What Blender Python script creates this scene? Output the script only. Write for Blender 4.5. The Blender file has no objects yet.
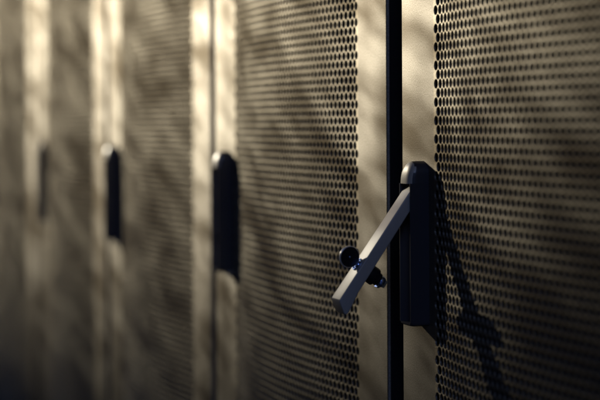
import bpy, bmesh, math
import numpy as np
from mathutils import Vector, Matrix

S = bpy.context.scene
COL = S.collection
R = math.radians

# ------------------------------------------------------------------ camera
CAM_Z = 1.12
cam_d = bpy.data.cameras.new("Camera")
cam = bpy.data.objects.new("Camera", cam_d)
COL.objects.link(cam)
AL = math.atan(601 / 1667.0)
fwd = Vector((-math.cos(AL), math.sin(AL), 0))
cam.location = (1.4773, -0.6287, CAM_Z)
q = fwd.to_track_quat('-Z', 'Y').to_matrix().to_4x4()
roll = Matrix.Rotation(R(-0.28), 4, 'Z')
cam.matrix_world = Matrix.Translation(cam.location) @ q @ roll
cam_d.sensor_width = 36
cam_d.lens = 1667 / 600 * 36
cam_d.shift_y = -79 / 600
cam_d.clip_start = 0.05
cam_d.clip_end = 200
cam_d.dof.use_dof = True
cam_d.dof.focus_distance = 1.568
cam_d.dof.aperture_fstop = 3.6
cam_d.dof.aperture_blades = 0
S.camera = cam

# ------------------------------------------------------------------ world: dim cool surround, blue patches added for fill and metal glints
W = bpy.data.worlds.new("World")
S.world = W
W.use_nodes = True
nt = W.node_tree
nt.nodes.clear()
o = nt.nodes.new("ShaderNodeOutputWorld")
b = nt.nodes.new("ShaderNodeBackground")
tc = nt.nodes.new("ShaderNodeTexCoord")
dot = nt.nodes.new("ShaderNodeVectorMath"); dot.operation = 'DOT_PRODUCT'
d = Vector((0.95, 0.05, 0.35)).normalized()
dot.inputs[1].default_value = d
rmp = nt.nodes.new("ShaderNodeValToRGB")
rmp.color_ramp.elements[0].position = 0.55
rmp.color_ramp.elements[0].color = (0.009, 0.0075, 0.0052, 1)
rmp.color_ramp.elements[1].position = 0.95
rmp.color_ramp.elements[1].color = (0.010, 0.013, 0.036, 1)
nt.links.new(tc.outputs["Generated"], dot.inputs[0])
nt.links.new(dot.outputs["Value"], rmp.inputs[0])
acc = rmp.outputs[0]
for pv, pc in (((-0.85, -0.20, 0.42), (0.5, 0.6, 1.0, 1)), ((0.80, -0.35, 0.50), (1.0, 1.5, 3.2, 1))):  # small bright patches added to give the metal blue glints
    dn = nt.nodes.new("ShaderNodeVectorMath"); dn.operation = 'DOT_PRODUCT'
    dn.inputs[1].default_value = Vector(pv).normalized()
    rn = nt.nodes.new("ShaderNodeValToRGB")
    rn.color_ramp.elements[0].position = 0.980
    rn.color_ramp.elements[0].color = (0, 0, 0, 1)
    rn.color_ramp.elements[1].position = 0.994
    rn.color_ramp.elements[1].color = pc
    ad = nt.nodes.new("ShaderNodeMix"); ad.data_type = 'RGBA'; ad.blend_type = 'ADD'
    ad.inputs["Factor"].default_value = 1.0
    nt.links.new(tc.outputs["Generated"], dn.inputs[0])
    nt.links.new(dn.outputs["Value"], rn.inputs[0])
    nt.links.new(acc, ad.inputs["A"])
    nt.links.new(rn.outputs[0], ad.inputs["B"])
    acc = ad.outputs["Result"]
nt.links.new(acc, b.inputs[0])
nt.links.new(b.outputs[0], o.inputs[0])
b.inputs[1].default_value = 1.0

# ------------------------------------------------------------------ the low warm lamp, from the far left, grazing the doors
Ldir = Vector((2.4, 1.0, -0.86)).normalized()
THC = R(6.5)                                  # half angle of the beam
Pedge = Vector((-0.6, 0.0, CAM_Z - 0.555))       # where the lower edge of the beam dies on the doors
n_up = Ldir.cross(Vector((1, 0, 0.15)))
if n_up.z < 0:
    n_up = -n_up
n_up.normalize()
DIST = 30.0
lp = Pedge - Ldir * DIST
axis = (Ldir * math.cos(THC) + n_up * math.sin(THC)).normalized()
ld = bpy.data.lights.new("low_warm_spot", 'SPOT')
lo = bpy.data.objects.new("low_warm_spot", ld)
COL.objects.link(lo)
lo.location = lp
lo.rotation_euler = axis.to_track_quat('-Z', 'Y').to_euler()
ld.spot_size = 2 * THC
ld.spot_blend = 0.22
ld.shadow_soft_size = 0.006
ld.color = (1.0, 0.90, 0.72)
ld.energy = 43500
# noise added in the lamp's colour for dapple: soft uneven patches across its beam
ld.use_nodes = True
lt = ld.node_tree
em = lt.nodes["Emission"]
ltc = lt.nodes.new("ShaderNodeTexCoord")
ln = lt.nodes.new("ShaderNodeTexNoise")
ln.inputs["Scale"].default_value = 540
ln.inputs["Detail"].default_value = 5
ln.inputs["Roughness"].default_value = 0.72
lr = lt.nodes.new("ShaderNodeValToRGB")
lr.color_ramp.elements[0].position = 0.41
lr.color_ramp.elements[0].color = (0.52, 0.47, 0.39, 1)
lr.color_ramp.elements[1].position = 0.61
lr.color_ramp.elements[1].color = (2.0, 2.0, 1.96, 1)
lm = lt.nodes.new("ShaderNodeMapping")
lm.inputs["Location"].default_value = (0.08, 0.0, 0.083)
lm.inputs["Scale"].default_value = (1, 1, 2.4)
lt.links.new(ltc.outputs["Normal"], lm.inputs["Vector"])
lt.links.new(lm.outputs["Vector"], ln.inputs["Vector"])
lt.links.new(ln.outputs["Fac"], lr.inputs[0])
lt.links.new(lr.outputs[0], em.inputs["Color"])

S.view_settings.view_transform = 'Standard'
S.view_settings.look = 'None'
S.view_settings.gamma = 1
S.view_settings.exposure = 0.0
S.render.engine = 'CYCLES'
S.cycles.max_bounces = 6
S.cycles.use_denoising = True

# ------------------------------------------------------------------ materials
def mat(name, color, rough, metal=0.0, bump=0.0, scale=900, var=0.0, spec=0.5, rvar=0.0):
    m = bpy.data.materials.new(name)
    m.use_nodes = True
    t = m.node_tree
    p = t.nodes["Principled BSDF"]
    p.inputs["Base Color"].default_value = (*color, 1)
    p.inputs["Roughness"].default_value = rough
    p.inputs["Metallic"].default_value = metal
    p.inputs["Specular IOR Level"].default_value = spec
    tcn = t.nodes.new("ShaderNodeTexCoord")
    if bump:
        n = t.nodes.new("ShaderNodeTexNoise")
        n.inputs["Scale"].default_value = scale
        n.inputs["Detail"].default_value = 2
        t.links.new(tcn.outputs["Object"], n.inputs["Vector"])
        bp = t.nodes.new("ShaderNodeBump")
        bp.inputs["Strength"].default_value = bump
        bp.inputs["Distance"].default_value = 0.0004
        t.links.new(n.outputs["Fac"], bp.inputs["Height"])
        t.links.new(bp.outputs["Normal"], p.inputs["Normal"])
    if var or rvar:
        n2 = t.nodes.new("ShaderNodeTexNoise")
        n2.inputs["Scale"].default_value = 14
        n2.inputs["Detail"].default_value = 5
        n2.inputs["Roughness"].default_value = 0.6
        t.links.new(tcn.outputs["Object"], n2.inputs["Vector"])
        if var:
            mx = t.nodes.new("ShaderNodeMix"); mx.data_type = 'RGBA'
            mx.inputs["A"].default_value = (*[c * (1 - var) for c in color], 1)
            mx.inputs["B"].default_value = (*[min(1, c * (1 + var)) for c in color], 1)
            t.links.new(n2.outputs["Fac"], mx.inputs["Factor"])
            t.links.new(mx.outputs["Result"], p.inputs["Base Color"])
        if rvar:
            mr = t.nodes.new("ShaderNodeMapRange")
            mr.inputs["From Min"].default_value = 0.3
            mr.inputs["From Max"].default_value = 0.7
            mr.inputs["To Min"].default_value = rough - rvar
            mr.inputs["To Max"].default_value = rough + rvar
            t.links.new(n2.outputs["Fac"], mr.inputs["Value"])
            t.links.new(mr.outputs["Result"], p.inputs["Roughness"])
    return m

def powder_coat(name, gloss, rough, tint=(1, 1, 1), grazing=0.0):
    """grey-brown powder coat: dull base, broad soft gloss, fine grain, faint handling marks"""
    m = bpy.data.materials.new(name)
    m.use_nodes = True
    t = m.node_tree
    N, Lk = t.nodes, t.links
    N.clear()
    out = N.new("ShaderNodeOutputMaterial")
    mix = N.new("ShaderNodeMixShader")
    dif = N.new("ShaderNodeBsdfDiffuse")
    glo = N.new("ShaderNodeBsdfAnisotropic")
    glo.distribution = 'BECKMANN'
    glo.inputs["Roughness"].default_value = rough
    tcn = N.new("ShaderNodeTexCoord")
    def noise(scale, detail, rough=0.5):
        n = N.new("ShaderNodeTexNoise")
        n.inputs["Scale"].default_value = scale
        n.inputs["Detail"].default_value = detail
        n.inputs["Roughness"].default_value = rough
        Lk.new(tcn.outputs["Object"], n.inputs["Vector"])
        return n
    grain = noise(2300, 2)
    wear = noise(11, 5, 0.6)
    fine = noise(900, 1)
    bp = N.new("ShaderNodeBump")
    bp.inputs["Strength"].default_value = 0.6
    bp.inputs["Distance"].default_value = 0.0004
    Lk.new(grain.outputs["Fac"], bp.inputs["Height"])
    for x in (dif, glo):
        Lk.new(bp.outputs["Normal"], x.inputs["Normal"])
    cr = N.new("ShaderNodeValToRGB")
    cr.color_ramp.elements[0].position = 0.30
    cr.color_ramp.elements[0].color = (0.060, 0.052, 0.040, 1)
    cr.color_ramp.elements[1].position = 0.70
    cr.color_ramp.elements[1].color = (0.100, 0.094, 0.078, 1)
    Lk.new(wear.outputs["Fac"], cr.inputs[0])
    Lk.new(cr.outputs[0], dif.inputs["Color"])
    gr = N.new("ShaderNodeValToRGB")
    gr.color_ramp.elements[0].position = 0.35
    gr.color_ramp.elements[0].color = (*[a * t_ for a, t_ in zip((0.42, 0.39, 0.34), tint)], 1)
    gr.color_ramp.elements[1].position = 0.70
    gr.color_ramp.elements[1].color = (*[a * t_ for a, t_ in zip((0.75, 0.72, 0.67), tint)], 1)
    Lk.new(fine.outputs["Fac"], gr.inputs[0])
    Lk.new(gr.outputs[0], glo.inputs["Color"])
    mix.inputs[0].default_value = gloss
    if grazing:          # the coat grows glossier the flatter it is seen
        lw = N.new("ShaderNodeLayerWeight")
        lw.inputs["Blend"].default_value = 0.5
        mr = N.new("ShaderNodeMapRange")
        mr.inputs["From Min"].default_value = 0.56
        mr.inputs["From Max"].default_value = 0.84
        mr.inputs["To Min"].default_value = gloss
        mr.inputs["To Max"].default_value = gloss + grazing
        Lk.new(lw.outputs["Facing"], mr.inputs["Value"])
        Lk.new(mr.outputs["Result"], mix.inputs[0])
    Lk.new(dif.outputs[0], mix.inputs[1])
    Lk.new(glo.outputs[0], mix.inputs[2])
    Lk.new(mix.outputs[0], out.inputs["Surface"])
    return m

M_DOOR = powder_coat("door_powder_coat", 0.36, 0.57, (1, 0.99, 0.97), 0.27)
M_PANEL = powder_coat("perforated_sheet_coat", 0.54, 0.57, (1.0, 0.965, 0.88))
M_BODY = mat("cabinet_black_paint", (0.010, 0.010, 0.012), 0.6, bump=0.2, scale=600, var=0.2, spec=0.2)
M_HAND = mat("handle_black_plastic", (0.042, 0.042, 0.050), 0.42, bump=0.12, scale=1800, var=0.15)
M_LEVER = mat("lever_sheen_grey", (0.46, 0.43, 0.375), 0.42, bump=0.15, scale=1600, var=0.15, spec=0.8)  # black plastic lever lightened: its sheen is put into the colour
M_CHROME = mat("blue_tinted_chrome", (0.50, 0.66, 1.0), 0.20, 1.0, bump=0.05, scale=500)  # chrome tinted blue: the sky's reflection is put into its colour
M_RUBBER = mat("cover_black_plastic", (0.008, 0.008, 0.009), 0.5, bump=0.1, scale=900, var=0.1)
M_RIM = mat("cover_lit_rim", (0.6, 0.58, 0.54), 0.35, 0.2, bump=0.1, scale=900, var=0.2)  # light grey rim: the lit crescent of the cover is painted on
M_FLOOR = mat("floor_dark_tile", (0.03, 0.03, 0.032), 0.5, var=0.3)

# ------------------------------------------------------------------ mesh helpers
def link(name, me, m, parent=None):
    ob = bpy.data.objects.new(name, me)
    COL.objects.link(ob)
    if m:
        me.materials.append(m)
    if parent:
        ob.parent = parent
    return ob

def from_bm(name, bm, m, parent=None, smooth=None):
    bmesh.ops.recalc_face_normals(bm, faces=bm.faces[:])
    me = bpy.data.meshes.new(name)
    bm.to_mesh(me)
    bm.free()
    if smooth:
        for p in me.polygons:
            p.use_smooth = True
        me.set_sharp_from_angle(angle=R(smooth))
    return link(name, me, m, parent)

def add_box(bm, x0, x1, y0, y1, z0, z1):
    v = [bm.verts.new((x, y, z)) for x in (x0, x1) for y in (y0, y1) for z in (z0, z1)]
    for f in ((0, 1, 3, 2), (4, 6, 7, 5), (0, 4, 5, 1), (2, 3, 7, 6), (0, 2, 6, 4), (1, 5, 7, 3)):
        bm.faces.new([v[i] for i in f])
    return v

def loft(bm, sections, cap0=True, cap1=True, closed=True):
    rows = [[bm.verts.new(p) for p in s] for s in sections]
    n = len(rows[0])
    for a, c in zip(rows, rows[1:]):
        for i in range(n if closed else n - 1):
            j = (i + 1) % n
            bm.faces.new((a[i], a[j], c[j], c[i]))
    if cap0:
        bm.faces.new(rows[0])
    if cap1:
        bm.faces.new(rows[-1][::-1])
    return rows

def add_cyl(bm, c, ax, rad, ln, n=32, bev=0.0):
    ax = Vector(ax).normalized()
    u = ax.orthogonal().normalized()
    w = ax.cross(u)
    secs = []
    prof = [(0, rad)] if not bev else [(0, rad - bev), (bev * 0.3, rad - bev * 0.3), (bev, rad)]
    prof += [(ln, rad)] if not bev else [(ln - bev, rad), (ln - bev * 0.3, rad - bev * 0.3), (ln, rad - bev)]
    for s, r_ in prof:
        secs.append([Vector(c) + ax * s + (u * math.cos(2 * math.pi * k / n) + w * math.sin(2 * math.pi * k / n)) * r_ for k in range(n)])
    loft(bm, secs)

# ------------------------------------------------------------------ setting
bm = bmesh.new()
add_box(bm, -12, 8, -8, 4, -0.05, 0.0)
fl = from_bm("floor", bm, M_FLOOR)
fl["kind"] = "structure"

# ------------------------------------------------------------------ perforated, bowed door sheet
HALF = 0.282          # half width of the door
PW = 0.2075           # half width of the perforated field
ZB, ZT = 0.10, 1.90   # perforated field
PITCH = 2 * PW / 43
ROWH = PITCH * math.sqrt(3) / 2
HOLE = 0.0044
HOLE_EDGE = 0.0044
BOW = 0.0118
FLAT = 0.193
ROW_PHASE = 0.0

def surf(u, v):
    t = np.clip(1 - (u / FLAT) ** 2, 0, None)
    e = np.clip(np.minimum(v - ZB, ZT - v) / 0.08, 0, 1)
    e = e * e * (3 - 2 * e)
    return -BOW * t * e

def perforated_mesh():
    ang = np.radians(np.arange(12) * 30.0 + 90.0)
    br = np.where(np.arange(12) % 2 == 0, PITCH / math.sqrt(3), PITCH / 2)
    bx, bz = br * np.cos(ang), br * np.sin(ang)
    nrow = int((ZT - ZB) / ROWH) + 3
    hu, hv, su, sv = [], [], [], []
    for j in range(-1, nrow):
        v = ZB + ROW_PHASE + j * ROWH
        if v - PITCH > ZT:
            continue
        odd = j % 2
        for i in range(-1, 44):
            u = -PW + PITCH / 2 + i * PITCH + odd * PITCH / 2
            if u - PITCH / 2 > PW - 1e-6 or u + PITCH / 2 < -PW + 1e-6:
                continue
            inside = abs(u) <= PW - PITCH / 2 + 1e-6 and ZB + PITCH <= v <= ZT - PITCH
            (hu if inside else su).append(u)
            (hv if inside else sv).append(v)
    hu, hv, su, sv = map(np.array, (hu, hv, su, sv))

    def ring(u, v, x, z, dy):
        U = np.clip(u[:, None] + np.atleast_2d(x), -PW, PW)
        V = np.clip(v[:, None] + np.atleast_2d(z), ZB, ZT)
        return np.stack([U, surf(U, V) + dy, V], -1)
    c = np.cos(ang); s_ = np.sin(ang)
    A = ring(hu, hv, bx, bz, 0)
    ch = 0.0002
    rad = np.where(hu < -PW + 1.7 * PITCH, HOLE_EDGE, np.where(hu > PW - 1.2 * PITCH, 0.5 * (HOLE + HOLE_EDGE), HOLE))[:, None]
    B = ring(hu, hv, c * (rad + ch), s_ * (rad + ch), 0)
    Cc = ring(hu, hv, c * rad, s_ * rad, ch)
    D = ring(hu, hv, c * rad, s_ * rad, 0.0015)
    n = len(hu)
    E = ring(su, sv, bx, bz, 0)
    allv = np.concatenate([a.reshape(-1, 3) for a in (A, B, Cc, D, E)])
    idx = np.arange(n * 12).reshape(n, 12)
    nxt = np.roll(idx, -1, 1)
    quads = []
    for k in range(3):
        a0, a1 = k * n * 12, (k + 1) * n * 12
        quads.append(np.stack([idx + a0, nxt + a0, nxt + a1, idx + a1], -1).reshape(-1, 4))
    quads = np.concatenate(quads)
    polys = (np.arange(len(su) * 12) + 4 * n * 12).reshape(-1, 12)
    key = np.round(allv * 1e6).astype(np.int64)
    _, first, inv = np.unique(key, axis=0, return_index=True, return_inverse=True)
    inv = inv.reshape(-1)
    verts = allv[first]
    faces = inv[quads].tolist()
    for p in inv[polys].tolist():
        q_ = []
        for x in p:
            if x not in q_:
                q_.append(x)
        if len(q_) >= 3:
            co = verts[q_]
            if np.ptp(co[:, 0]) > 1e-6 and np.ptp(co[:, 2]) > 1e-6:
                faces.append(q_)
    me = bpy.data.meshes.new("perforated_panel")
    me.from_pydata(verts.tolist(), [], faces)
    me.update()
    # ring order is counter-clockwise seen from -Y, so the normals already face the viewer
    if me.polygons[0].normal.y > 0:
        me.flip_normals()
    return me

# ------------------------------------------------------------------ door frame
def door_frame_bm(left=HALF, right=HALF):
    bm = bmesh.new()
    prof = [('in', 0.0)]
    r_ = 0.003
    pts = [(r_ - r_ * math.sin(a), r_ - r_ * math.cos(a)) for a in np.linspace(0, math.pi / 2, 6)]
    pts += [(0, 0.024), (0.002, 0.026), (0.016, 0.026), (0.016, 0.004)]
    Z0, Z1 = 0.03, 1.97
    loops = [[(-PW, 0, ZB), (PW, 0, ZB), (PW, 0, ZT), (-PW, 0, ZT)]]
    for o_, y in pts:
        loops.append([(-left + o_, y, Z0 + o_), (right - o_, y, Z0 + o_), (right - o_, y, Z1 - o_), (-left + o_, y, Z1 - o_)])
    loft(bm, loops, cap0=False, cap1=False)
    for f in bm.faces:
        if sum(v.co.y for v in f.verts) / len(f.verts) > r_ * 0.9:
            f.material_index = 1      # door edge painted black; the gap's shade is put into the colour
    return bm

# ------------------------------------------------------------------ rack body
def body_bm():
    bm = bmesh.new()
    x, y0, y1, z0, z1 = 0.2975, 0.030, 1.0, 0.02, 1.99
    t = 0.002
    add_box(bm, -x, -x + t, y0, y1, z0 + t, z1 - t)
    add_box(bm, x - t, x, y0, y1, z0 + t, z1 - t)
    add_box(bm, -x, x, y0, y1, z1 - t, z1)
    add_box(bm, -x, x, y0, y1, z0, z0 + t)
    add_box(bm, -x + t, x - t, y1 - t, y1, z0 + t, z1 - t)
    for s in (-1, 1):
        a, c = sorted((s * (x - t), s * (x - 0.045)))
        add_box(bm, a, c, y0 + 0.002, y0 + 0.03, z0 + t, z1 - t)
    add_box(bm, -x + 0.046, x - 0.046, y0 + 0.002, y0 + 0.03, z1 - 0.05, z1 - t)
    add_box(bm, -x + 0.046, x - 0.046, y0 + 0.002, y0 + 0.03, z0 + t, z0 + 0.05)
    for sx in (-0.25, 0.25):
        for sy in (0.1, 0.9):
            add_cyl(bm, (sx, sy, 0.0), (0, 0, 1), 0.02, z0, 16)
    return bm

# ------------------------------------------------------------------ swing handle (local frame: x along the row from the rack's left edge, y = door face, z from camera height)
HX = 0.0675
HW = 0.0130           # half width of the housing
HD = 0.0185           # how far the housing stands off the door
Z_TOP, Z_HEAD, Z_BOT = -0.0375, -0.0580, -0.1885

def housing_bm():
    bm = bmesh.new()
    # rounded solid head
    secs = []
    N = 12
    zs = [Z_TOP - (Z_TOP - Z_HEAD) * (k / N) ** 1.7 for k in range(N + 1)]
    for z in zs:
        t = (Z_TOP - z) / (Z_TOP - Z_HEAD)
        w = HW * math.sqrt(max(0.05, 1 - (1 - min(1, t * 1.9)) ** 2))
        dep = (HD + 0.0012) * (0.50 + 0.50 * math.sqrt(max(0, 1 - (1 - t) ** 2)))
        rr = min(w * 0.75, 0.009)
        s = [(HX - w, 0.0, z)]
        for a in np.linspace(0, math.pi / 2, 7):
            s.append((HX - w + rr - rr * math.cos(a), -(dep - rr * 0.8 + rr * 0.8 * math.sin(a)), z))
        for a in np.linspace(math.pi / 2, 0, 7):
            s.append((HX + w - rr + rr * math.cos(a), -(dep - rr * 0.8 + rr * 0.8 * math.sin(a)), z))
        s.append((HX + w, 0.0, z))
        secs.append(s)
    loft(bm, secs)
    # trough below it
    tw, dp = 0.0016, 0.016
    b_ = 0.0006
    def sec(z, w):
        return [(HX - w, 0, z), (HX - w, -HD + b_, z), (HX - w + b_, -HD, z), (HX - w + tw - b_ * .5, -HD, z), (HX - w + tw, -HD + b_, z),
                (HX - w + tw, -HD + dp, z), (HX + w - tw, -HD + dp, z), (HX + w - tw, -HD + b_, z), (HX + w - tw + b_ * .5, -HD, z),
                (HX + w - b_, -HD, z), (HX + w, -HD + b_, z), (HX + w, 0, z)]
    w = HW - 0.0002
    loft(bm, [sec(Z_HEAD + 0.0002, w), sec(Z_BOT + 0.003, w)], cap0=False, cap1=False)
    # bottom end wall with rounded corners
    secs = []
    for z, ins in ((Z_BOT + 0.003, 0.0), (Z_BOT + 0.0012, 0.0004), (Z_BOT, 0.002)):
        ww = w - ins
        secs.append([(HX - ww, 0, z), (HX - ww, -HD + 0.002 + ins, z), (HX - ww + 0.002, -HD + ins, z), (HX + ww - 0.002, -HD + ins, z), (HX + ww, -HD + 0.002 + ins, z), (HX + ww, 0, z)])
    loft(bm, secs)
    return bm

LEV = 0.1245
PIV = Vector((HX, -0.0135, -0.0600))
LOCK_S = 0.0878

def lever_bm():
    # local: s runs down -z from the pivot, outer face at y = 0, inside of the lever at +y
    prof = [(0.0, 0.0005), (0.006, 0.0), (LEV, 0.0), (LEV + 0.0012, 0.0004), (LEV + 0.0022, 0.0014), (LEV + 0.0082, 0.0108), (LEV + 0.0082, 0.0128),
            (LEV + 0.0066, 0.0140), (LEV + 0.004, 0.0140), (LEV - 0.014, 0.0115), (0.02, 0.0105), (-0.003, 0.0095), (-0.006, 0.006), (-0.006, 0.002)]
    bm = bmesh.new()
    def hw(s):
        return 0.0094 + 0.0012 * max(0, min(1, s / LEV))
    rows = [[(-hw(s), t, -s) for s, t in prof], [(hw(s), t, -s) for s, t in prof]]
    loft(bm, rows)
    bmesh.ops.recalc_face_normals(bm, faces=bm.faces[:])
    cap_edges = [e for e in bm.edges if any(len(f.verts) > 5 for f in e.link_faces)]
    bmesh.ops.bevel(bm, geom=cap_edges, offset=0.0011, segments=3, affect='EDGES', profile=0.6)
    return bm

def lock_barrel_bm():
    bm = bmesh.new()
    add_cyl(bm, (0, 0.0085, -LOCK_S), (0, 1, 0), 0.0085, 0.0125, 32, 0.001)
    add_cyl(bm, (0, 0.0209, -LOCK_S), (0, 1, 0), 0.0062, 0.004, 32, 0.0006)
    return bm

def lock_cam_bm():
    bm = bmesh.new()
    add_cyl(bm, (0, 0.0248, -LOCK_S), (0, 1, 0), 0.0056, 0.0058, 24, 0.0022)
    add_box(bm, -0.0022, 0.0022, 0.0305, 0.0330, -LOCK_S - 0.0034, -LOCK_S + 0.0034)
    add_box(bm, -0.0034, 0.0034, 0.0262, 0.0284, -LOCK_S - 0.0066, -LOCK_S - 0.0030)
    return bm

def key_cylinder_bm():
    bm = bmesh.new()
    n = 28
    secs = []
    for y, r_ in ((0.0004, 0.0062), (-0.0010, 0.0062), (-0.0014, 0.0058), (-0.0014, 0.0050), (-0.0007, 0.0047), (-0.0007, 0.0036), (-0.0013, 0.0033), (-0.0013, 0.0010)):
        secs.append([(r_ * math.cos(2 * math.pi * k / n), y, -LOCK_S + r_ * math.sin(2 * math.pi * k / n)) for k in range(n)])
    loft(bm, secs)
    for a in (0.5, 2.4, 4.2):
        x, z = 0.0049 * math.cos(a), 0.0049 * math.sin(a)
        add_cyl(bm, (x, -0.0008, -LOCK_S + z), (0, -1, 0), 0.0008, 0.0011, 8)
    return bm

def dust_cover_bm():
    # disc in the local xz plane of the cover, axis along y, hinge at the origin, disc centre one radius away along -z of the cover
    bm = bmesh.new()
    n, rad = 48, 0.0100
    secs = []
    for y, r_ in ((0.0022, rad - 0.0008), (0.0014, rad), (-0.0008, rad), (-0.0014, rad - 0.0007), (-0.0014, rad - 0.0014), (-0.0010, rad - 0.0018), (-0.0010, 0.0012), (-0.0010, 0.0006)):
        secs.append([(r_ * math.cos(2 * math.pi * k / n), y, r_ * math.sin(2 * math.pi * k / n)) for k in range(n)])
    loft(bm, secs)
    for f in bm.faces:
        if len(f.verts) == 4 and all((v.co.x ** 2 + v.co.z ** 2) ** 0.5 > rad - 0.00085 for v in f.verts):
            f.material_index = 1
    return bm

def cover_pin_bm():
    bm = bmesh.new()
    secs = []
    for y, r_ in ((-0.0009, 0.0011), (-0.0014, 0.0010), (-0.0018, 0.0006), (-0.0019, 0.0002)):
        secs.append([(r_ * math.cos(2 * math.pi * k / 16), y, r_ * math.sin(2 * math.pi * k / 16)) for k in range(16)])
    loft(bm, secs)
    return bm

# ------------------------------------------------------------------ one rack and its copies
def make_rack():
    root = bpy.data.objects.new("server_rack", None)
    COL.objects.link(root)
    from_bm("cabinet_body", body_bm(), M_BODY, root)
    door = from_bm("door", door_frame_bm(), M_DOOR, root, 35)
    door.data.materials.append(M_BODY)
    link("perforated_panel", perforated_mesh(), M_PANEL, door)
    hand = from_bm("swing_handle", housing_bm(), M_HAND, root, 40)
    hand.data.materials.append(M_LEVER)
    for p in hand.data.polygons:      # lighter lever colour on the head's rounded front paints in its highlight
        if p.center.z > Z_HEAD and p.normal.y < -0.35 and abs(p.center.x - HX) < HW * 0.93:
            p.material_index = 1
    hand.location = (-0.3, 0, CAM_Z)
    def sub(name, bm, m, sm=40):
        return from_bm(name, bm, m, hand, sm)
    parts = {
        "lever": sub("lever", lever_bm(), M_LEVER),
        "lock_barrel": sub("lock_barrel", lock_barrel_bm(), M_RUBBER),
        "lock_cam": sub("lock_cam", lock_cam_bm(), M_CHROME, 25),
        "key_cylinder": sub("key_cylinder", key_cylinder_bm(), M_CHROME, 25),
        "dust_cover": sub("dust_cover", dust_cover_bm(), M_RUBBER),
        "cover_pin": sub("cover_pin", cover_pin_bm(), M_CHROME),
    }
    parts["dust_cover"].data.materials.append(M_RIM)
    return root, parts

def pose_handle(parts, lift, flap):
    base = Matrix.Translation(PIV) @ Matrix.Rotation(-lift, 4, 'X')
    for k in ("lever", "lock_barrel", "lock_cam", "key_cylinder"):
        parts[k].matrix_local = base
    if not flap:  # locked: the cylinder is pushed in flush under its cover
        parts["key_cylinder"].matrix_local = base @ Matrix.Translation((0, 0.004, 0))
    if flap:      # cover swung open: stands edge-on out of the lever's face, its disc facing along the row
        m = base @ Matrix.Translation((0.0002, -0.0112, -LOCK_S + 0.001)) @ Matrix.Rotation(R(97), 4, 'Z') @ Matrix.Rotation(R(0), 4, 'X')
    else:         # cover shut over the lock
        m = base @ Matrix.Translation((0.0, 0.0006, -LOCK_S))
    parts["dust_cover"].matrix_local = m
    parts["cover_pin"].matrix_local = m

def copy_tree(ob, parent=None):
    c = ob.copy()
    COL.objects.link(c)
    if parent:
        c.parent = parent
        c.matrix_parent_inverse = ob.matrix_parent_inverse
    got = {ob.name.split('.')[0]: c}
    for ch in list(ob.children):
        got.update(copy_tree(ch, c))
    return got

rack, parts = make_rack()
labels = [
    "perforated server cabinet at right whose swing handle is lifted out with its lock cover open",
    "perforated server cabinet just left of the lifted handle, its own handle closed flat",
    "blurred perforated server cabinet between the two closed dark handles, third from the right",
    "heavily blurred perforated server cabinet left of the farthest clearly dark handle, fourth from the right",
    "farthest perforated server cabinet at the left picture edge, melted into soft blur",
]
for i, lab in enumerate(labels):
    if i == 0:
        root, pp = rack, parts
    else:
        got = copy_tree(rack)
        root = got["server_rack"]
        pp = got
    root.location = (0.3 - 0.6 * i, 0, 0)
    if i in (1, 2):       # the doors further along close a little tighter
        wide = from_bm("door", door_frame_bm(0.291, 0.282 if i == 1 else 0.289), M_DOOR, None, 35)
        wide.data.materials.append(M_BODY)
        wide_mesh = wide.data
        bpy.data.objects.remove(wide)
    if i:
        pp["door"].data = wide_mesh
    root["label"] = lab
    root["category"] = "server cabinet"
    root["group"] = "server cabinets standing in a row"
    if i == 3:            # a flatter housing on this door
        pp["swing_handle"].scale = (1, 0.6, 1)
    pose_handle(pp, R(36) if i == 0 else R(0), i == 0)
